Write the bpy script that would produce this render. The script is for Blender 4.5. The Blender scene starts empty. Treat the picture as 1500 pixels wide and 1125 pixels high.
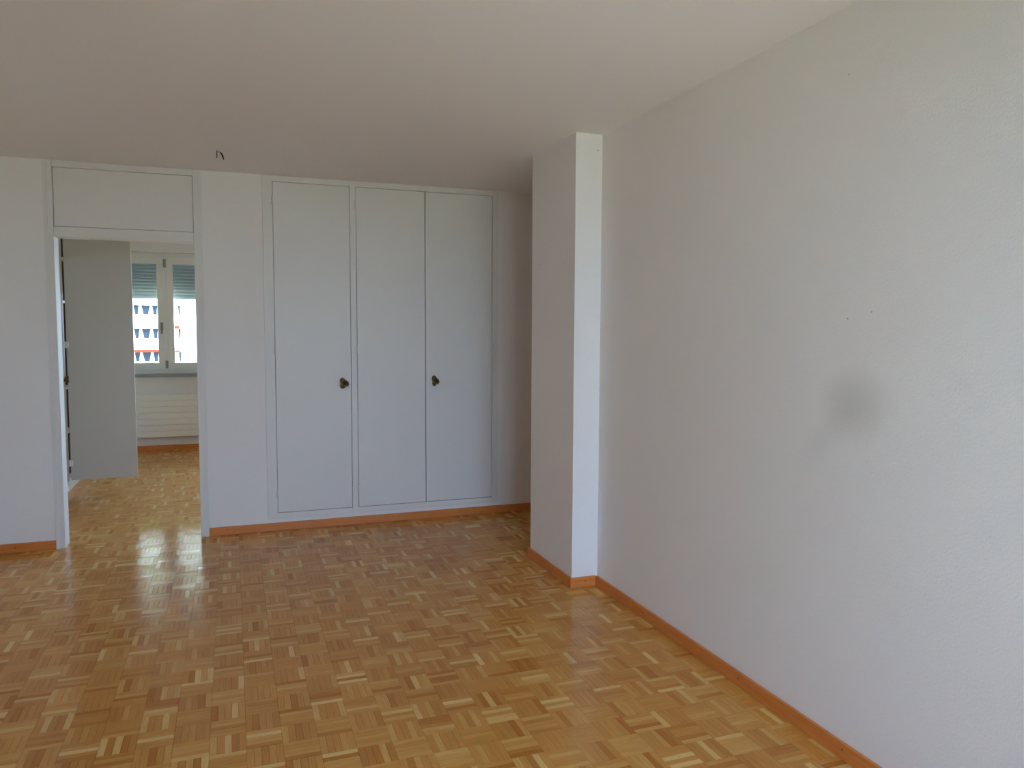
import bpy, bmesh, math, random
from mathutils import Vector, Matrix

random.seed(11)
S = bpy.context.scene
COL = S.collection
pi = math.pi

# ------------------------------------------------------------------ camera, sky, exposure
F_PX, YAW, PITCH, ROLL, EYE = 1117.37, 0.351653, 0.071589, 0.00436, 1.41405
cd = Vector((math.sin(YAW)*math.cos(PITCH), math.cos(YAW)*math.cos(PITCH), -math.sin(PITCH)))
r0 = Vector((math.cos(YAW), -math.sin(YAW), 0)); u0 = r0.cross(cd)
cr = r0*math.cos(ROLL) + u0*math.sin(ROLL)
cu = -r0*math.sin(ROLL) + u0*math.cos(ROLL)
cam = bpy.data.cameras.new('camera'); cam.sensor_width = 36; cam.lens = F_PX/1500*36
cam.clip_start = 0.05; cam.clip_end = 2000
co = bpy.data.objects.new('camera', cam); COL.objects.link(co)
M = Matrix((cr, cu, -cd)).transposed().to_4x4(); M.translation = (0, 0, EYE)
co.matrix_world = M
S.camera = co

SKY = (0.45, 0.66, 1.03)
w = bpy.data.worlds.new('sky'); S.world = w; w.use_nodes = True
bg = w.node_tree.nodes['Background']
bg.inputs[0].default_value = (*SKY, 1); bg.inputs[1].default_value = 1.0

sl = bpy.data.lights.new('sun', 'SUN'); sl.energy = 3.0; sl.angle = 0.03; sl.color = (1.0, 0.92, 0.80)
so_ = bpy.data.objects.new('sun', sl); COL.objects.link(so_)
so_.rotation_euler = Vector((-0.80, 0.30, -0.52)).to_track_quat('-Z', 'Y').to_euler()   # low from the side, on the facade across the yard

S.view_settings.view_transform = 'Standard'; S.view_settings.look = 'None'
S.view_settings.gamma = 1; S.view_settings.use_curve_mapping = False
S.view_settings.exposure = 4.2
S.cycles.use_denoising = True
S.cycles.max_bounces = 16; S.cycles.diffuse_bounces = 10; S.cycles.glossy_bounces = 6
S.cycles.transparent_max_bounces = 16
S.cycles.sample_clamp_indirect = 6.0

def portal(name, loc, rot, sx, sy):
    l = bpy.data.lights.new(name, 'AREA'); l.shape = 'RECTANGLE'; l.size = sx; l.size_y = sy
    l.cycles.is_portal = True
    o = bpy.data.objects.new(name, l); COL.objects.link(o); o.location = loc; o.rotation_euler = rot

# ------------------------------------------------------------------ helpers
def mat(name, col, rough=0.6, spec=0.4, metal=0.0, bump=None, coat=0.0, vary=None):
    m = bpy.data.materials.new(name); m.use_nodes = True
    nt = m.node_tree; b = nt.nodes['Principled BSDF']
    b.inputs['Base Color'].default_value = (*col, 1); b.inputs['Roughness'].default_value = rough
    b.inputs['Specular IOR Level'].default_value = spec; b.inputs['Metallic'].default_value = metal
    b.inputs['Coat Weight'].default_value = coat
    tc = nt.nodes.new('ShaderNodeNewGeometry')
    if bump:
        sc, st, di = bump
        n = nt.nodes.new('ShaderNodeTexNoise'); n.inputs['Scale'].default_value = sc; n.inputs['Detail'].default_value = 4
        nt.links.new(tc.outputs['Position'], n.inputs['Vector'])
        bp = nt.nodes.new('ShaderNodeBump'); bp.inputs['Strength'].default_value = st; bp.inputs['Distance'].default_value = di
        nt.links.new(n.outputs['Fac'], bp.inputs['Height']); nt.links.new(bp.outputs[0], b.inputs['Normal'])
    if vary:
        sc, am = vary
        n = nt.nodes.new('ShaderNodeTexNoise'); n.inputs['Scale'].default_value = sc; n.inputs['Detail'].default_value = 3
        nt.links.new(tc.outputs['Position'], n.inputs['Vector'])
        mx = nt.nodes.new('ShaderNodeMix'); mx.data_type = 'RGBA'
        mx.inputs['A'].default_value = (*[c*(1-am) for c in col], 1); mx.inputs['B'].default_value = (*[min(1, c*(1+am)) for c in col], 1)
        nt.links.new(n.outputs['Fac'], mx.inputs['Factor']); nt.links.new(mx.outputs['Result'], b.inputs['Base Color'])
    return m

class MB:
    def __init__(s): s.bm = bmesh.new()
    def box(s, x0, x1, y0, y1, z0, z1, bev=0.0):
        r = bmesh.ops.create_cube(s.bm, size=1)
        vs = r['verts']
        for v in vs:
            v.co = Vector(((x0+x1)/2+v.co.x*(x1-x0), (y0+y1)/2+v.co.y*(y1-y0), (z0+z1)/2+v.co.z*(z1-z0)))
        if bev:
            es = list({e for v in vs for e in v.link_edges})
            bmesh.ops.bevel(s.bm, geom=es, offset=bev, segments=2, affect='EDGES', profile=0.6)
        return s
    def prism(s, poly, axis, a0, a1):
        def P(u, v, a): return {0: (a, u, v), 1: (u, a, v), 2: (u, v, a)}[axis]
        A = [s.bm.verts.new(P(u, v, a0)) for u, v in poly]; B = [s.bm.verts.new(P(u, v, a1)) for u, v in poly]
        n = len(poly)
        s.bm.faces.new(A); s.bm.faces.new(B[::-1])
        for i in range(n): s.bm.faces.new((A[i], B[i], B[(i+1) % n], A[(i+1) % n]))
        return s
    def cyl(s, c, r, h, axis=2, seg=16, r2=None):
        m = Matrix.Translation(c)
        if axis == 0: m = m @ Matrix.Rotation(pi/2, 4, 'Y')
        if axis == 1: m = m @ Matrix.Rotation(-pi/2, 4, 'X')
        bmesh.ops.create_cone(s.bm, cap_ends=True, segments=seg, radius1=r, radius2=r if r2 is None else r2, depth=h, matrix=m)
        return s
    def tube(s, pts, rad, seg=10, closed=False):
        pts = [Vector(q) for q in pts]; n = len(pts); rings = []; up = None
        for i in range(n):
            a = pts[i-1] if (i or closed) else pts[0]; b = pts[(i+1) % n] if (i < n-1 or closed) else pts[-1]
            t = (b-a).normalized()
            if up is None: up = t.orthogonal().normalized()
            up = (up - t*up.dot(t)).normalized(); v = t.cross(up)
            rr = rad(i/(n-1)) if callable(rad) else rad
            rings.append([s.bm.verts.new(pts[i]+(up*math.cos(k*2*pi/seg)+v*math.sin(k*2*pi/seg))*rr) for k in range(seg)])
        for i in range(n if closed else n-1):
            A, B = rings[i], rings[(i+1) % n]
            off = 0
            if closed and i == n-1:
                off = min(range(seg), key=lambda o: (A[0].co-B[o].co).length)
            for k in range(seg): s.bm.faces.new((A[k], A[(k+1) % seg], B[(k+1+off) % seg], B[(k+off) % seg]))
        if not closed: s.bm.faces.new(rings[0][::-1]); s.bm.faces.new(rings[-1])
        return s
    def build(s, name, m, parent=None, smooth=False, loc=None):
        bmesh.ops.recalc_face_normals(s.bm, faces=s.bm.faces)
        me = bpy.data.meshes.new(name); s.bm.to_mesh(me); s.bm.free()
        me.materials.append(m)
        if smooth:
            me.polygons.foreach_set('use_smooth', [True]*len(me.polygons))
        return link(name, me, parent, loc)

def link(name, me, parent=None, loc=None):
    o = bpy.data.objects.new(name, me); COL.objects.link(o)
    if parent is not None: o.parent = parent
    if loc is not None: o.location = loc
    return o
def box(name, m, parent, x0, x1, y0, y1, z0, z1, bev=0.0):
    return MB().box(x0, x1, y0, y1, z0, z1, bev).build(name, m, parent)
def tag(o, label=None, cat=None, kind=None, group=None):
    if label: o['label'] = label
    if cat: o['category'] = cat
    if kind: o['kind'] = kind
    if group: o['group'] = group
    return o
def empty(name, loc=(0, 0, 0)):
    o = bpy.data.objects.new(name, None); COL.objects.link(o); o.location = loc; o.empty_display_size = 0.1
    return o
def struct(o, label, cat): return tag(o, label, cat, 'structure')
def copy_tree(o, parent=None):
    c = o.copy(); COL.objects.link(c)
    if parent is not None: c.parent = parent
    for ch in list(o.children): copy_tree(ch, c)
    return c

# ------------------------------------------------------------------ materials
def wall_mat():
    m = mat('white_wallpaper', (0.87, 0.84, 0.82), 0.85, 0.25)
    nt = m.node_tree; b = nt.nodes['Principled BSDF']
    g = nt.nodes.new('ShaderNodeNewGeometry')
    n = nt.nodes.new('ShaderNodeTexNoise'); n.inputs['Scale'].default_value = 130; n.inputs['Detail'].default_value = 3
    nt.links.new(g.outputs['Position'], n.inputs['Vector'])
    bp = nt.nodes.new('ShaderNodeBump'); bp.inputs['Strength'].default_value = 0.45; bp.inputs['Distance'].default_value = 0.0018
    nt.links.new(n.outputs['Fac'], bp.inputs['Height']); nt.links.new(bp.outputs[0], b.inputs['Normal'])
    return m, nt, b, g
WALL, *_ = wall_mat()
# right wall: the same paper with the dark grey round smudge it carries
WALLR, nt, b, g = wall_mat(); WALLR.name = 'white_wallpaper_with_smudge'
def smudge(cy, cz, ry, rz, lo, rot=0.0):
    mp = nt.nodes.new('ShaderNodeMapping'); mp.vector_type = 'TEXTURE'
    mp.inputs['Location'].default_value = (1.8775, cy, cz); mp.inputs['Scale'].default_value = (1, ry, rz)
    mp.inputs['Rotation'].default_value = (rot, 0, 0)
    nt.links.new(g.outputs['Position'], mp.inputs['Vector'])
    ln = nt.nodes.new('ShaderNodeVectorMath'); ln.operation = 'LENGTH'; nt.links.new(mp.outputs[0], ln.inputs[0])
    mr = nt.nodes.new('ShaderNodeMapRange'); mr.interpolation_type = 'SMOOTHSTEP'
    mr.inputs['From Min'].default_value = 0.12; mr.inputs['From Max'].default_value = 1.08
    mr.inputs['To Min'].default_value = lo; mr.inputs['To Max'].default_value = 1.0
    nt.links.new(ln.outputs['Value'], mr.inputs['Value']); return mr
a1 = smudge(1.918, 1.175, 0.175, 0.142, 0.82); a2 = smudge(2.035, 1.06, 0.20, 0.075, 0.945, -0.75)
mu = nt.nodes.new('ShaderNodeMath'); mu.operation = 'MULTIPLY'
nt.links.new(a1.outputs[0], mu.inputs[0]); nt.links.new(a2.outputs[0], mu.inputs[1])
mx = nt.nodes.new('ShaderNodeMix'); mx.data_type = 'RGBA'
mx.inputs['A'].default_value = (0, 0, 0, 1); mx.inputs['B'].default_value = (0.87, 0.84, 0.82, 1)
nt.links.new(mu.outputs[0], mx.inputs['Factor']); nt.links.new(mx.outputs['Result'], b.inputs['Base Color'])

CEIL = mat('ceiling_plaster', (0.87, 0.84, 0.82), 0.9, 0.2, bump=(70, 0.12, 0.002))
PAINT = mat('white_paint', (0.79, 0.765, 0.735), 0.42, 0.45, bump=(35, 0.03, 0.001))
TRIM = mat('satin_white_paint', (0.79, 0.77, 0.745), 0.55, 0.2)
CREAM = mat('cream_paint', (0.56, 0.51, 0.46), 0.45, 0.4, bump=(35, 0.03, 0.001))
DARK = mat('dark_gap', (0.05, 0.04, 0.035), 0.9, 0.1)
BRASS = mat('aged_brass', (0.20, 0.125, 0.05), 0.32, 0.5, 1.0, vary=(90, 0.55))
STEEL = mat('grey_metal', (0.30, 0.30, 0.29), 0.4, 0.5, 0.6)
PVC = mat('white_plastic', (0.88, 0.865, 0.82), 0.35, 0.5)
RAD = mat('radiator_enamel', (0.90, 0.87, 0.81), 0.35, 0.5)
SLAB = mat('grey_sill_stone', (0.36, 0.37, 0.38), 0.4, 0.4, vary=(60, 0.2))
SLAT = mat('grey_green_shutter', (0.50, 0.53, 0.53), 0.5, 0.4)
FACADE = mat('white_facade', (0.88, 0.88, 0.87), 0.8, 0.2)
BGLASS = mat('building_glass', (0.012, 0.018, 0.028), 0.3, 0.15)
CURT = mat('white_curtain', (0.30, 0.34, 0.40), 0.8, 0.1)
AWN = mat('orange_awning', (0.16, 0.022, 0.010), 0.8, 0.05)
LAWN = mat('lawn', (0.30, 0.31, 0.20), 0.95, 0.1, vary=(0.3, 0.35))
WOODS = mat('wooded_slope', (0.020, 0.034, 0.007), 0.95, 0.1, vary=(0.12, 0.4))
WIRE = mat('brown_wire', (0.06, 0.035, 0.022), 0.5, 0.4)
WIRE2 = mat('black_wire', (0.015, 0.012, 0.01), 0.5, 0.4)
HOLE = mat('nail_hole', (0.42, 0.38, 0.34), 0.9, 0.1)
SCREW = mat('screw_head', (0.16, 0.07, 0.03), 0.4, 0.5, 0.6)

def wood_base():
    m = mat('varnished_baseboard', (0.42, 0.16, 0.05), 0.35, 0.5)
    nt = m.node_tree; b = nt.nodes['Principled BSDF']
    g = nt.nodes.new('ShaderNodeNewGeometry')
    mp = nt.nodes.new('ShaderNodeMapping'); mp.inputs['Scale'].default_value = (6, 6, 120)
    nt.links.new(g.outputs['Position'], mp.inputs[0])
    n = nt.nodes.new('ShaderNodeTexNoise'); n.inputs['Scale'].default_value = 1; n.inputs['Detail'].default_value = 4
    nt.links.new(mp.outputs[0], n.inputs['Vector'])
    r = nt.nodes.new('ShaderNodeValToRGB')
    r.color_ramp.elements[0].position = 0.3; r.color_ramp.elements[0].color = (0.62, 0.190, 0.036, 1)
    r.color_ramp.elements[1].position = 0.7; r.color_ramp.elements[1].color = (0.74, 0.26, 0.062, 1)
    nt.links.new(n.outputs['Fac'], r.inputs[0]); nt.links.new(r.outputs[0], b.inputs['Base Color'])
    return m
BASE = wood_base()

def parquet_mat():
    m = mat('oak_parquet', (0.4, 0.22, 0.1), 0.35, 0.0)
    nt = m.node_tree; b = nt.nodes['Principled BSDF']
    at = nt.nodes.new('ShaderNodeAttribute'); at.attribute_name = 'tone'
    r = nt.nodes.new('ShaderNodeValToRGB'); e = r.color_ramp.elements
    e[0].position = 0.0; e[0].color = (0.44, 0.155, 0.024, 1)
    e[1].position = 1.0; e[1].color = (0.74, 0.48, 0.18, 1)
    for p_, c in ((0.22, (0.52, 0.222, 0.044)), (0.5, (0.580, 0.264, 0.057)), (0.75, (0.63, 0.330, 0.086))):
        k = e.new(p_); k.color = (*c, 1)
    nt.links.new(at.outputs['Fac'], r.inputs[0])
    uv = nt.nodes.new('ShaderNodeUVMap'); uv.uv_map = 'UVMap'
    mp = nt.nodes.new('ShaderNodeMapping'); mp.inputs['Scale'].default_value = (10, 240, 1)
    nt.links.new(uv.outputs[0], mp.inputs[0])
    n = nt.nodes.new('ShaderNodeTexNoise'); n.inputs['Scale'].default_value = 1; n.inputs['Detail'].default_value = 4
    n.inputs['Roughness'].default_value = 0.6
    nt.links.new(mp.outputs[0], n.inputs['Vector'])
    mr = nt.nodes.new('ShaderNodeMapRange'); mr.inputs['From Min'].default_value = 0.3; mr.inputs['From Max'].default_value = 0.7
    mr.inputs['To Min'].default_value = 0.92; mr.inputs['To Max'].default_value = 1.25
    nt.links.new(n.outputs['Fac'], mr.inputs['Value'])
    mx = nt.nodes.new('ShaderNodeVectorMath'); mx.operation = 'SCALE'
    nt.links.new(r.outputs[0], mx.inputs[0]); nt.links.new(mr.outputs[0], mx.inputs['Scale'])
    nt.links.new(mx.outputs[0], b.inputs['Base Color'])
    b.inputs['Coat Weight'].default_value = 0.7; b.inputs['Coat Roughness'].default_value = 0.16
    g = nt.nodes.new('ShaderNodeNewGeometry')
    n2 = nt.nodes.new('ShaderNodeTexNoise'); n2.inputs['Scale'].default_value = 22; n2.inputs['Detail'].default_value = 2
    nt.links.new(g.outputs['Position'], n2.inputs['Vector'])
    bp = nt.nodes.new('ShaderNodeBump'); bp.inputs['Strength'].default_value = 0.06; bp.inputs['Distance'].default_value = 0.004
    nt.links.new(n2.outputs['Fac'], bp.inputs['Height'])
    nt.links.new(bp.outputs[0], b.inputs['Normal']); nt.links.new(bp.outputs[0], b.inputs['Coat Normal'])
    return m
PARQ = parquet_mat()
SCREED = mat('dark_joint', (0.20, 0.10, 0.035), 0.9, 0.1)

def glass_mat():
    m = bpy.data.materials.new('window_glass'); m.use_nodes = True
    nt = m.node_tree; nt.nodes.clear()
    o = nt.nodes.new('ShaderNodeOutputMaterial'); t = nt.nodes.new('ShaderNodeBsdfTransparent')
    gl = nt.nodes.new('ShaderNodeBsdfGlossy'); gl.inputs['Roughness'].default_value = 0.02
    t.inputs[0].default_value = (0.93, 0.96, 0.95, 1)
    f = nt.nodes.new('ShaderNodeFresnel'); f.inputs[0].default_value = 1.5
    mix = nt.nodes.new('ShaderNodeMixShader')
    nt.links.new(f.outputs[0], mix.inputs[0]); nt.links.new(t.outputs[0], mix.inputs[1]); nt.links.new(gl.outputs[0], mix.inputs[2])
    nt.links.new(mix.outputs[0], o.inputs[0]); return m
GLASS = glass_mat()

# ------------------------------------------------------------------ room dimensions
H = 2.45
YB, TB = 5.507, 0.11           # wall between the rooms
XR = 1.8775                    # long right wall
PX, PY0, PY1 = 1.7232, 3.7324, 4.3492   # pier
XL, YR = -1.55, -0.35            # left wall and window wall behind the camera
XC = 3.3                       # end of the passage behind the pier
YF = 9.62                      # window wall of the far room
XW = -1.35                    # wardrobe fronts of the far room
XF = 4.6                      # right wall of the far room
T = 0.2

# ------------------------------------------------------------------ floor
fl = MB().box(-2.3, XF+T, YR-T, YF+T, -0.20, -0.004).build('floor', SCREED)
struct(fl, 'golden brown mosaic parquet floor of small checkerboard blocks running through both rooms', 'floor')

BX, BY, BS = 0.487, 2.392, 0.1172
def project(x, y):
    v = Vector((x, y, -EYE)); z = v.dot(cd)
    if z < 0.1: return None
    return 750+F_PX*v.dot(cr)/z, 562.5-F_PX*v.dot(cu)/z

class Flat:
    """collects little bevelled strips: verts, faces, tone and uv"""
    def __init__(s): s.v = []; s.f = []; s.t = []; s.uv = []
    def strip(s, x0, x1, y0, y1, along_x, tone):
        g, c = 0.00006, 0.00035
        x0 += g; x1 -= g; y0 += g; y1 -= g
        i = len(s.v); zt = random.uniform(-0.00012, 0.00012)
        tx, ty = random.uniform(-2e-4, 2e-4), random.uniform(-2e-4, 2e-4)
        s.v += [(x0, y0, -0.004), (x1, y0, -0.004), (x1, y1, -0.004), (x0, y1, -0.004),
                (x0+c, y0+c, zt-tx-ty), (x1-c, y0+c, zt+tx-ty), (x1-c, y1-c, zt+tx+ty), (x0+c, y1-c, zt-tx+ty)]
        fs = [(4, 5, 6, 7), (0, 1, 5, 4), (1, 2, 6, 5), (2, 3, 7, 6), (3, 0, 4, 7)]
        ou, ov = random.uniform(0, 50), random.uniform(0, 50)
        for q in fs:
            s.f.append(tuple(i+k for k in q)); s.t.append(tone)
            for k in q:
                X, Y, _ = s.v[i+k]
                s.uv += [ou+X, ov+Y] if along_x else [ou+Y, ov+X]
    def mesh(s, name):
        me = bpy.data.meshes.new(name); me.from_pydata(s.v, [], s.f); me.materials.append(PARQ)
        a = me.attributes.new('tone', 'FLOAT', 'FACE'); a.data.foreach_set('value', s.t)
        u = me.uv_layers.new(name='UVMap'); u.data.foreach_set('uv', s.uv)
        return me
def tone_pick(base):
    r = random.random()
    if r < 0.085: return random.uniform(0.82, 1.0)
    if r < 0.24: return random.uniform(0.6, 0.82)
    if r < 0.38: return random.uniform(0.0, 0.2)
    return min(0.7, max(0.12, base + random.gauss(0, 0.085)))
def block_strips(horiz):
    base = random.gauss(0.44, 0.10) + (0.05 if horiz else -0.04)
    out = []; k = BS/5; h = BS/2
    for n in range(5):
        a, b_ = -h+n*k, -h+(n+1)*k
        out.append(((-h, h, a, b_) if horiz else (a, b_, -h, h), tone_pick(base)))
    return out

cells = []
for i in range(-34, 26):
    for j in range(-30, 64):
        cx, cy = BX+(i+.5)*BS, BY+(j+.5)*BS
        inside = (XL < cx < XC and YR < cy < YB+TB) or (-2.1 < cx < 1.4 and cy >= YB+TB and cy < YF)
        if not inside: continue
        if cx > XR+0.06 and cy < PY1-0.06: continue
        cells.append((i, j, cx, cy))
def area(c):
    i, j, cx, cy = c; h = BS/2
    q = [project(cx+a*h, cy+b_*h) for a, b_ in ((-1, -1), (1, -1), (1, 1), (-1, 1))]
    if any(k is None for k in q): return 0
    if cx > XR: return 0
    if not (cx-h < XR and cy < YB): return 0
    m = sum(1 for k in q if 0 <= k[0] <= 1500 and 0 <= k[1] <= 1125)
    if m < 2: return 0
    A = 0
    for k in range(4): A += q[k][0]*q[(k+1) % 4][1]-q[(k+1) % 4][0]*q[k][1]
    return abs(A)/2*m/4
ranked = sorted(cells, key=lambda c: -area(c))
near, mid, rest = ranked[:60], ranked[60:300], ranked[300:]

rest_flat = Flat()
for i, j, cx, cy in rest:
    hz = (i+j) % 2 == 0
    for (x0, x1, y0, y1), t in block_strips(hz):
        x0, x1 = x0+cx, x1+cx
        if cy < PY0 and x1 > XR: x1 = XR
        if x1-x0 < 0.003: continue
        rest_flat.strip(x0, x1, y0+cy, y1+cy, hz, t)
o = link('parquet_blocks', rest_flat.mesh('parquet_blocks'), fl)
o['kind'] = 'stuff'
for i, j, cx, cy in mid:
    hz = (i+j) % 2 == 0; f = Flat()
    for (x0, x1, y0, y1), t in block_strips(hz):
        if cx+x1 > XR: x1 = max(XR-cx, x0+0.002)
        f.strip(x0, x1, y0, y1, hz, t)
    link('parquet_block', f.mesh('parquet_block'), fl, (cx, cy, 0))
bk = MB().box(-BS/2, BS/2, -BS/2, BS/2, -0.0045, -0.0032).bm
back_me = bpy.data.meshes.new('block_backing'); bk.to_mesh(back_me); back_me.materials.append(SCREED)
for i, j, cx, cy in near:
    hz = (i+j) % 2 == 0
    blk = link('parquet_block', back_me, fl, (cx, cy, 0))
    for (x0, x1, y0, y1), t in block_strips(hz):
        if cx+x1 > XR: x1 = max(XR-cx, x0+0.002)
        f = Flat(); f.strip(x0, x1, y0, y1, hz, t)
        link('parquet_strip', f.mesh('parquet_strip'), blk)

# ------------------------------------------------------------------ ceiling and walls
struct(MB().box(-2.3, XF+T, YR-T, YF+0.3, H, H+0.2).build('ceiling', CEIL), 'plain white plaster ceiling over both rooms', 'ceiling')

DX0, DX1 = -1.076, -0.174      # door set, full height
WX0, WX1, WZ0 = 0.211, 1.905, 0.081
wb = MB()
wb.box(-2.3, DX0, YB, YB+TB, 0, H).box(DX1, WX0, YB, YB+TB, 0, H).box(WX1, XF+T, YB, YB+TB, 0, H).box(WX0, WX1, YB, YB+TB, 0, WZ0)
struct(wb.build('wall_back', WALL), 'white wall with the door opening and the built-in wardrobe', 'wall')
wr = struct(MB().box(XR, XR+T, YR, PY0, 0, H).build('wall_right', WALLR), 'long bare white textured wall with a round grey smudge', 'wall')
wp = struct(MB().box(PX, XR+T, PY0, PY1, 0, H).build('wall_pier', WALL), 'white wall pier jutting out between the long wall and the wardrobe', 'wall')
for y, z in ((1.988, 2.234), (1.859, 1.473), (1.957, 1.453)):
    MB().cyl((XR-0.0004, y, z), 0.0019, 0.0012, 0, 10).build('nail_hole', HOLE, wr)
for y, z in ((4.235, 1.80), (3.868, 1.787)):
    MB().cyl((PX-0.0004, y, z), 0.0035, 0.0012, 0, 10).build('nail_hole', HOLE, wp)
MB().cyl((1.852, PY0-0.0004, 2.367), 0.003, 0.0012, 1, 10).build('nail_hole', HOLE, wp)
struct(MB().box(XL-T, XL, YR, YB, 0, H).build('wall_left', WALL), 'plain white wall closing the room on its open side', 'wall')
struct(MB().box(XC, XC+T, PY1-0.3, YB+TB, 0, H).build('wall_passage_end', WALL), 'white wall ending the passage behind the pier', 'wall')
struct(MB().box(XR+T, XC, PY1-0.3, PY1-0.1, 0, H).build('wall_passage_side', WALL), 'white side wall of the passage behind the pier', 'wall')
# window wall behind the camera: a balcony door and a window
RW = [(0.22, 1.00, 0.06, 2.32), (1.07, 1.85, 0.06, 2.32)]
rr = MB()
xs = [XL] + [v for q in RW for v in q[:2]] + [XR+T]
for k in range(0, len(xs), 2): rr.box(xs[k], xs[k+1], YR-T, YR, 0, H)
for x0, x1, z0, z1 in RW: rr.box(x0, x1, YR-T, YR, 0, z0).box(x0, x1, YR-T, YR, z1, H)
struct(rr.build('wall_rear', WALL), 'white wall with the big windows that light the room', 'wall')
for n, (x0, x1, z0, z1) in enumerate(RW):
    fr = MB(); y0, y1 = YR-0.14, YR-0.08; k = 0.06
    fr.box(x0, x1, y0, y1, z0, z0+k).box(x0, x1, y0, y1, z1-k, z1).box(x0, x0+k, y0, y1, z0+k, z1-k).box(x1-k, x1, y0, y1, z0+k, z1-k)
    wn = struct(fr.build('window_%d' % (n+2), PVC), ['left', 'right'][n]+' white framed balcony glazing behind the camera', 'window')
    box('mullion', PVC, wn, (x0+x1)/2-0.06, (x0+x1)/2+0.06, y0, y1, z0+k, z1-k)
    box('pane', GLASS, wn, x0+k, x1-k, y0+0.025, y0+0.031, z0+k, z1-k)
    portal('daylight_portal', ((x0+x1)/2, YR-T-0.01, (z0+z1)/2), (pi/2, 0, 0), x1-x0, z1-z0)

struct(MB().box(XL-T, XR+T, YR-T-2.2, YR-T, -0.22, -0.02).build('bounce_slab', mat('pale_bounce', (0.62, 0.58, 0.52), 0.9, 0.1)), 'unseen pale slab added outside the rear glazing to bounce light to the ceiling', 'floor')  # unseen slab added to bounce daylight up onto the ceiling
struct(MB().box(XL-T, XR+T, YR-T-1.3, YR-T, H+0.02, H+0.2).build('sun_block_slab', CEIL), 'unseen white slab added above the rear glazing to block the sun', 'ceiling')  # unseen overhang added to hold the sun off the rear glazing
# far room
WL, WR_, FZ0, FZ1 = -1.32, -0.10, 0.885, 2.272
wf = MB()
wf.box(-2.1, WL, YF, YF+0.3, 0, H).box(WR_, 0.2, YF, YF+0.3, 0, H).box(3.4, XF+T, YF, YF+0.3, 0, H).box(0.2, 3.4, YF, YF+0.3, 0, 0.06).box(0.2, 3.4, YF, YF+0.3, FZ1, H).box(WL, WR_, YF, YF+0.3, 0, FZ0-0.035).box(WL, WR_, YF, YF+0.3, FZ1, H)
struct(wf.build('wall_far', WALL), 'white window wall of the room beyond the door opening', 'wall')
struct(MB().box(XF, XF+T, YB+TB, YF, 0, H).build('wall_far_right', WALL), 'white side wall of the far room hidden by the wardrobe wall', 'wall')
struct(MB().box(-2.1-T, -2.1, YB+TB, YF, 0, H).build('wall_far_left', WALL), 'wall behind the far room wardrobe', 'wall')

# ------------------------------------------------------------------ door set: posts, over panel, lintel
d = struct(MB().box(DX0, -1.029, YB-0.012, YB+TB+0.012, 0, H-0.001, 0.002).build('door_1', TRIM), 'white full-height door frame with flat panel above the open doorway', 'door')
box('right_post', TRIM, d, -0.222, DX1, YB-0.012, YB+TB+0.012, 0, H-0.001, 0.002)
box('post_edge', TRIM, d, DX0-0.004, DX0+0.016, YB-0.016, YB-0.010, 0, H-0.001, 0.001)
box('post_edge', TRIM, d, DX1-0.022, DX1+0.004, YB-0.016, YB-0.010, 0, H-0.001, 0.001)
box('top_rail', TRIM, d, -1.028, -0.223, YB-0.008, YB+TB, 2.409, H-0.001, 0.002)
box('over_panel', PAINT, d, -1.026, -0.225, YB+0.004, YB+0.03, 2.046, 2.407, 0.001)
box('lintel', mat('matte_white_paint', (0.79, 0.77, 0.745), 0.7, 0.1), d, -1.028, -0.223, YB-0.010, YB+TB+0.01, 1.980, 2.042, 0.002)
box('panel_backing', DARK, d, -1.028, -0.223, YB+0.031, YB+0.05, 2.042, 2.409)

# ------------------------------------------------------------------ built-in wardrobe of the main room
def knob(parent, loc, rot, wide=1.0):
    """brass knotted-rope pull; local front is -Y"""
    mb = MB()
    mb.cyl((0, -0.002, 0), 0.013, 0.004, 1, 20).cyl((0, -0.010, 0), 0.006, 0.016, 1, 12)
    plate = mb.build('knob', BRASS, parent, True, loc)
    plate['label'] = 'aged brass pull shaped like a knotted rope'
    pts = []
    for k in range(96):
        t = k/96*2*pi
        x = math.sin(t)+2*math.sin(2*t); z = math.cos(t)-2*math.cos(2*t); y = -math.sin(3*t)
        a = rot; X = x*math.cos(a)-z*math.sin(a); Z = x*math.sin(a)+z*math.cos(a)
        pts.append(((X*0.0094+Z*-0.0010)*wide, -0.022+y*0.0062, Z*0.0118))
    kn = MB().tube(pts, 0.0076, 10, True).build('knot', BRASS, plate, True)
    return plate
def hinge(parent, x, y, z, name='hinge'):
    return MB().cyl((x, y-0.007, z), 0.0065, 0.056, 2, 10).cyl((x, y-0.007, z), 0.0080, 0.006, 2, 10).box(x-0.015, x, y-0.0035, y+0.001, z-0.026, z+0.026).build(name, TRIM, parent)

w = empty('built_in_wardrobe', (0, 0, 0))
tag(w, 'wide white built-in wardrobe with three tall doors and two brass pulls', 'wardrobe', group='built-in wardrobes')
DZ0, DZ1 = 0.128, 2.406
YFm = YB-0.006
frm = MB()
for x0, x1 in ((WX0, 0.276), (0.796, 0.837), (1.855, WX1)):
    frm.box(x0+0.001, x1, YFm, YB+0.03, WZ0+0.002, H-0.001)
for x0, x1 in ((0.276, 0.796), (0.837, 1.855)):
    frm.box(x0, x1, YFm, YB+0.03, WZ0+0.002, DZ0-0.004).box(x0, x1, YFm, YB+0.03, DZ1+0.004, H-0.001)
frm.build('frame', PAINT, w)
car = MB(); yb = 6.10
car.box(WX0, WX0+0.02, YB+0.031, yb, WZ0, H-0.002).box(WX1-0.02, WX1, YB+0.031, yb, WZ0, H-0.002).box(WX0+0.02, WX1-0.02, yb-0.015, yb, WZ0, H-0.002)
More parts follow.
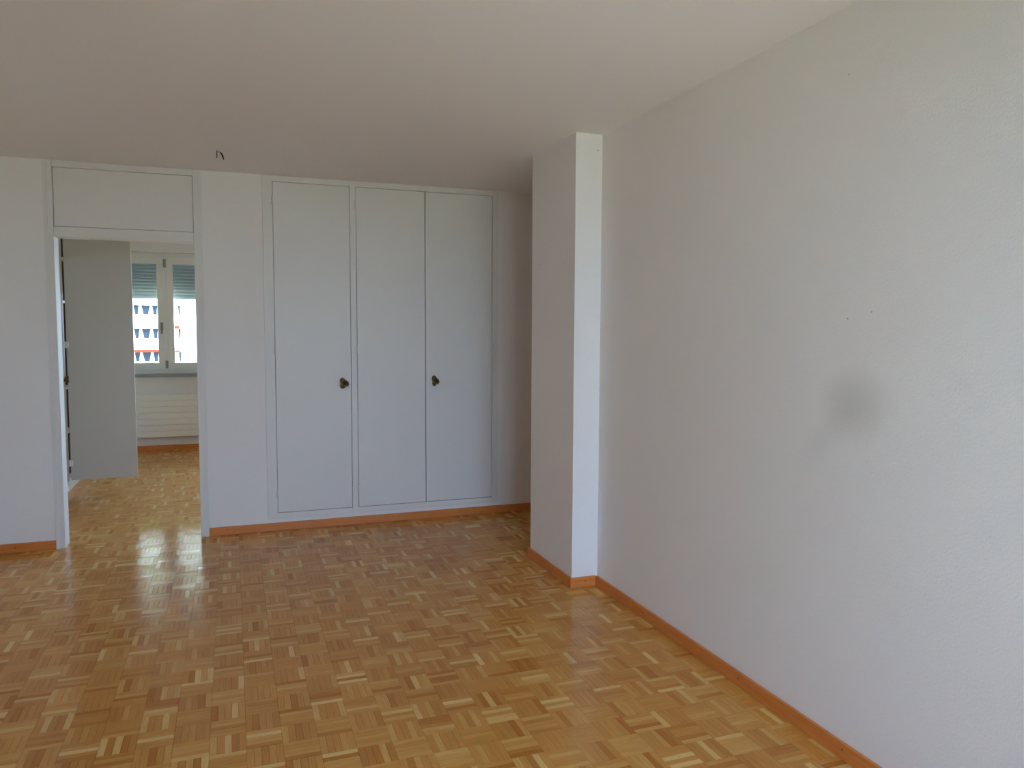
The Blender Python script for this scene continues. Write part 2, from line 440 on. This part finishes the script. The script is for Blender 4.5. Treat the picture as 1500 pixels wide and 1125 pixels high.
car.box(WX0+0.02, WX1-0.02, YB+0.031, yb-0.015, WZ0, WZ0+0.02).box(0.806, 0.826, YB+0.031, yb-0.015, WZ0+0.02, H-0.03).box(WX0+0.02, WX1-0.02, YB+0.031, yb-0.015, H-0.025, H-0.005)
car.build('carcass', mat('wardrobe_inside', (0.5, 0.47, 0.42), 0.7), w)
doors = []
for x0, x1, hx in ((0.2790, 0.7925, 0.276), (0.8400, 1.3350, 0.837), (1.3395, 1.8520, 1.855)):
    dr = box('door', PAINT, w, x0, x1, YB-0.011, YB+0.011, DZ0, DZ1, 0.0025); doors.append(dr)
    for z in (2.284, 1.267, 0.260): hinge(dr, hx, YFm, z)
knob(doors[0], (0.740, YB-0.011, 1.027), 1.48)
knob(doors[2], (1.404, YB-0.011, 1.031), 1.48, 0.84)
box('gap_lightener', PAINT, w, 0.24, 1.88, YB+0.016, YB+0.0295, 0.10, 2.43)  # board added behind the doors so the gaps between them render lighter

# ------------------------------------------------------------------ baseboards
BH, BT = 0.0566, 0.014
def board(name, label, pieces, screws=()):
    mb = MB()
    for q in pieces: mb.box(*q, 0.0025)
    o = struct(mb.build(name, BASE), label, 'baseboard')
    for (c, ax) in screws: MB().cyl(c, 0.0034, 0.002, ax, 10).build('screw', SCREW, o)
    return o
g = 0.0005
board('baseboard_back', 'orange-brown wooden baseboard under the wardrobe', [(DX1+0.001, XC, YB-BT, YB-g, 0.0006, BH)],
      [((x, YB-BT-0.0004, 0.036), 1) for x in (-0.06, 0.451, 1.083, 1.599, 2.019)])
board('baseboard_left', 'short orange-brown wooden baseboard left of the door frame', [(XL, DX0-0.001, YB-BT, YB-g, 0.0006, BH)],
      [((x, YB-BT-0.0004, 0.030), 1) for x in (-1.305,)])
board('baseboard_right', 'orange-brown wooden baseboard along the long bare wall', [(XR-BT, XR-g, YR, PY0-BT, 0.0006, BH)],
      [((XR-BT-0.0004, y, 0.034), 0) for y in (3.2, 2.45, 1.9)])
board('baseboard_pier', 'orange-brown wooden baseboard wrapped round the wall pier',
      [(PX-BT, XR-BT-g, PY0-BT, PY0-g, 0.0006, BH), (PX-BT, PX-g, PY0, PY1+BT, 0.0006, BH), (PX, XR+T, PY1+g, PY1+BT, 0.0006, BH)],
      [((1.80, PY0-BT-0.0004, 0.034), 1)])
board('baseboard_far', 'orange-brown wooden baseboard under the far radiator', [(-1.33, XF, YF-BT, YF-g, 0.0006, 0.06)])

# ------------------------------------------------------------------ far room: window, sill, shutter, radiator, wardrobe
wy0, wy1 = YF+0.10, YF+0.165
fr = MB(); k = 0.05
fr.box(WL, WR_, wy0, wy1, FZ0, FZ0+k).box(WL, WR_, wy0, wy1, FZ1-k, FZ1).box(WL, WL+k, wy0, wy1, FZ0+k, FZ1-k).box(WR_-k, WR_, wy0, wy1, FZ0+k, FZ1-k)
wn = struct(fr.build('window_1', PVC), 'white double casement window of the far room, shutter half down', 'window')
fr = MB()
fr.box(0.2, 3.4, wy0, wy1, 0.06, 0.06+k).box(0.2, 3.4, wy0, wy1, FZ1-k, FZ1).box(0.2, 0.25, wy0, wy1, 0.06+k, FZ1-k).box(3.35, 3.4, wy0, wy1, 0.06+k, FZ1-k).box(1.76, 1.84, wy0, wy1, 0.06+k, FZ1-k)
w4 = struct(fr.build('window_4', PVC), 'unseen white glazing added to the far room to let in more daylight', 'window')  # unseen opening added to brighten the far room
box('pane', GLASS, w4, 0.25, 3.35, wy0+0.03, wy0+0.036, 0.06+k, FZ1-k)
portal('daylight_portal_far', (1.8, YF+0.32, (0.06+FZ1)/2), (pi/2, 0, pi), 3.2, FZ1-0.06)
xm = -0.713
for n, (x0, x1) in enumerate(((WL+k-0.005, xm-0.004), (xm+0.004, WR_-k+0.005))):
    s = MB(); q = 0.082; ys0, ys1 = wy0-0.022, wy0+0.04; z0, z1 = FZ0+k-0.008, FZ1-k+0.008
    s.box(x0, x1, ys0, ys1, z0, z0+q, 0.004).box(x0, x1, ys0, ys1, z1-q, z1, 0.004).box(x0, x0+q, ys0, ys1, z0+q, z1-q, 0.004).box(x1-q, x1, ys0, ys1, z0+q, z1-q, 0.004)
    so = s.build('sash', PVC, wn)
    box('pane', GLASS, so, x0+q, x1-q, ys0+0.03, ys0+0.036, z0+q, z1-q)
    if n == 0:
        hx = x1-0.040
        MB().box(hx-0.014, hx+0.014, ys0-0.010, ys0, 1.385, 1.475, 0.003).cyl((hx, ys0-0.026, 1.455), 0.008, 0.034, 1, 12).box(hx-0.010, hx+0.010, ys0-0.052, ys0-0.038, 1.345, 1.468, 0.004).build('handle', STEEL, so)
box('cover_strip', PVC, wn, xm-0.017, xm+0.017, wy0-0.034, wy0-0.0225, FZ0+k, FZ1-k, 0.003)
box('hinge_cover', STEEL, wn, xm-0.015, xm+0.015, wy0-0.044, wy0-0.0345, 2.105, 2.20, 0.003)
box('hinge_cover', STEEL, wn, xm-0.015, xm+0.015, wy0-0.044, wy0-0.0345, 0.945, 1.035, 0.003)
box('window_sill', SLAB, wn, WL-0.03, WR_+0.03, YF-0.05, wy0+0.02, FZ0-0.034, FZ0, 0.004)
portal('daylight_portal_far', ((WL+WR_)/2, YF+0.32, (FZ0+1.76)/2), (pi/2, 0, pi), WR_-WL, 1.76-FZ0)

sh = empty('roller_shutter', (0, 0, 0))
tag(sh, 'grey slatted roller shutter lowered halfway outside the far window', 'shutter')
sy = wy1+0.045
sl0 = None
def slat(z, h, name):
    pr = [(sy-0.005, z), (sy+0.004, z+h*0.12), (sy+0.0065, z+h*0.5), (sy+0.004, z+h*0.88), (sy-0.005, z+h), (sy-0.0075, z+h*0.8), (sy-0.009, z+h*0.5), (sy-0.0075, z+h*0.2)]
    return MB().prism(pr, 0, WL+0.01, WR_-0.01).build(name, SLAT, sh)
zb = 1.748
slat(zb, 0.056, 'bottom_rail')
first = slat(zb+0.053, 0.0405, 'slat')
for n in range(1, 13):
    c = first.copy(); COL.objects.link(c); c.location.z = n*0.0375
box('guide_rail', PVC, sh, WL-0.001, WL+0.02, sy+0.010, sy+0.022, FZ0+0.02, FZ1)
box('guide_rail', PVC, sh, WR_-0.02, WR_+0.001, sy+0.010, sy+0.022, FZ0+0.02, FZ1)

rd = empty('radiator', (0, 0, 0))
tag(rd, 'long cream panel radiator under the far window sill', 'radiator')
rx0, rx1 = -1.25, -0.12
for n in range(7):
    z = 0.163+n*0.0700
    box('flat_tube', RAD, rd, rx0, rx1, YF-0.075, YF-0.060, z, z+0.0685, 0.003)
for n in range(12):
    x = rx0+0.05+n*(rx1-rx0-0.1)/11
    box('fin', RAD, rd, x-0.003, x+0.003, YF-0.060, YF-0.040, 0.18, 0.635)
box('header', RAD, rd, rx0, rx0+0.03, YF-0.060, YF-0.03, 0.163, 0.652, 0.003)
box('header', RAD, rd, rx1-0.03, rx1, YF-0.060, YF-0.03, 0.163, 0.652, 0.003)
box('bracket', RAD, rd, rx0+0.2, rx0+0.23, YF-0.060, YF-0.0005, 0.3, 0.5)
box('bracket', RAD, rd, rx1-0.23, rx1-0.2, YF-0.060, YF-0.0005, 0.3, 0.5)

w2 = empty('built_in_wardrobe', (0, 0, 0))
tag(w2, 'cream built-in wardrobe beyond the doorway, its one tall door standing open', 'wardrobe', group='built-in wardrobes')
HY = 7.325                     # hinge side of the open door
dz0, dz1 = 0.115, 2.406
f2 = MB(); xa, xb = XW-0.03, XW
ys = [5.63, 6.20, 6.245, 6.745, 6.752, 7.262, HY, HY+0.52, HY+0.57, 8.05, 8.10, 8.60]
f2.box(xa, xb, YB+TB+0.013, 6.70, 0.0, H-0.001)
f2.box(xa, xb, 7.270, HY-0.004, 0.0, H-0.001).box(xa, xb, HY+0.515, YF-0.07, 0.0, H-0.001)
f2.box(xa, xb, 6.70, 7.270, 0.0, dz0-0.004).box(xa, xb, 6.70, 7.270, dz1+0.004, H-0.001)
f2.box(xa, xb, HY-0.004, HY+0.515, 0.0, dz0-0.004).box(xa, xb, HY-0.004, HY+0.515, dz1+0.004, H-0.001)
f2.build('frame', TRIM, w2)
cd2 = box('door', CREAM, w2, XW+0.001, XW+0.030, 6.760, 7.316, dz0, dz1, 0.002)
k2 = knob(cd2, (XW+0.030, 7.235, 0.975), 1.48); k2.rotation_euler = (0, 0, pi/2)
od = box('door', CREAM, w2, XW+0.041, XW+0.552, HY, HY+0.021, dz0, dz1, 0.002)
od['label'] = 'door standing open at right angles'
for z in (2.284, 1.267, 0.260):
    MB().cyl((XW+0.0345, HY-0.001, z), 0.006, 0.055, 2, 10).box(XW+0.031, XW+0.060, HY-0.0035, HY-0.001, z-0.025, z+0.025).build('hinge', TRIM, od)
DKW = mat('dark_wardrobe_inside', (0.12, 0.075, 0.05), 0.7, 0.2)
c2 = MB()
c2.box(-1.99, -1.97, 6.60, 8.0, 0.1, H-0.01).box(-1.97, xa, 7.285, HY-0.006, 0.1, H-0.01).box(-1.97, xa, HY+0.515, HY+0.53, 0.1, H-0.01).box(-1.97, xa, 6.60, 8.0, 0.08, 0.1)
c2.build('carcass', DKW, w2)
for z in (0.50, 0.885, 1.26, 1.635, 2.01):
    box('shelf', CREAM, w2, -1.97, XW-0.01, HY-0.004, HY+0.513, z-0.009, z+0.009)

# ------------------------------------------------------------------ wires hanging from the ceiling
wi = empty('ceiling_wire', (-0.055, 4.86, H))
tag(wi, 'pair of short dark wire ends hanging from the ceiling before the door', 'wire')
MB().tube([(-0.004, 0, 0.004), (-0.005, 0, -0.012), (-0.006, 0, -0.045)], 0.0030, 8).build('wire_end', WIRE, wi, True)
MB().tube([(0.000, 0, 0.004), (0.006, 0, -0.004), (0.020, -0.005, -0.018), (0.027, -0.006, -0.034), (0.032, -0.006, -0.052)], lambda t: 0.0007 if t < 0.3 else (0.0042 if t < 0.8 else 0.0026), 8).build('wire_end', WIRE2, wi, True)
MB().cyl((0.004, 0, -0.001), 0.012, 0.002, 2, 16).build('hole_cover', CEIL, wi)

# ------------------------------------------------------------------ outside
ZG = -9.0
gb = struct(MB().box(-400, 400, -400, 600, ZG-1, ZG).build('ground', LAWN), 'green ground outside far below the windows', 'ground')
bl = empty('apartment_building', (0, 105, ZG))
tag(bl, 'white apartment block with rows of windows seen through the far window', 'building')
def bbox(name, m, x0, x1, y0, y1, z0, z1, parent=None):
    return MB().box(x0, x1, y0-105, y1-105, z0-ZG, z1-ZG).build(name, m, parent or bl)
bbox('wall', FACADE, -40, -3.0, 105.35, 118, ZG, 26)
FH = 2.93
def flr(n): return 1.29 - FH*n     # top of the strip of windows on storey n
for n in range(-8, 4):
    zt = flr(n); zbm = zt-1.2
    if n == -8: bbox('parapet', FACADE, -40, -5.9, 105, 105.35, zt, 26)
    bbox('parapet', FACADE, -40, -5.9, 105, 105.35, zbm-FH+1.2, zbm)
    # panes from left to right, repeated along the facade with their white curtains between
    if n in (-1, 0, 1, 2):
        for (a, b_) in ((-11.40, -10.72), (-10.55, -9.45), (-9.30, -8.62), (-8.25, -7.35), (-6.98, -6.72), (-6.32, -6.05)):
            p_ = bbox('window', BGLASS, a, b_, 105.25, 105.33, zbm, zt)
            wdt = (b_-a)
            for sgn, xx in ((1, a), (-1, b_)):
                poly = [(xx, zbm-ZG), (xx+sgn*wdt*0.26, zbm-ZG), (xx+sgn*wdt*0.05, zt-ZG), (xx, zt-ZG)]
                MB().prism(poly, 1, 0.19, 0.235).build('curtain', CURT, p_)
# orange sun blind boxes above two rows of windows
bbox('awning', AWN, -11.6, -8.3, 104.75, 105.0, flr(1)+0.0, flr(1)+0.33)
bbox('awning', AWN, -7.0, -6.2, 104.75, 105.0, flr(1)+0.0, flr(1)+0.25)
bbox('awning', AWN, -7.0, -6.2, 104.75, 105.0, flr(0)+0.0, flr(0)+0.40)
for z0, z1 in ((0.95, 1.15), (0.20, 0.32)):
    bbox('vent', mat('vent_grey', (0.6, 0.64, 0.58), 0.7), -5.0, -4.55, 105.25, 105.35, z0, z1)
hl = bmesh.new()
nx, ny = 40, 14; vv = {}
for i in range(nx+1):
    for j in range(ny+1):
        x = -330+i*9; t = j/ny; y = 200+t*330
        z = ZG-1+330*min(1, max(0, (25-x)/60))*math.sin(t*pi/2)*(0.88+0.10*math.sin(x*0.011+1)+0.03*math.sin(x*0.05+y*0.03))
        vv[i, j] = hl.verts.new((x+random.uniform(-4, 4), y+random.uniform(-4, 4), z+random.uniform(-3, 3)*(t > 0)))
for i in range(nx):
    for j in range(ny): hl.faces.new((vv[i, j], vv[i+1, j], vv[i+1, j+1], vv[i, j+1]))
me = bpy.data.meshes.new('hill'); hl.to_mesh(me); hl.free(); me.materials.append(WOODS)
struct(link('hill', me), 'green wooded hillside rising behind the apartment block', 'hill')
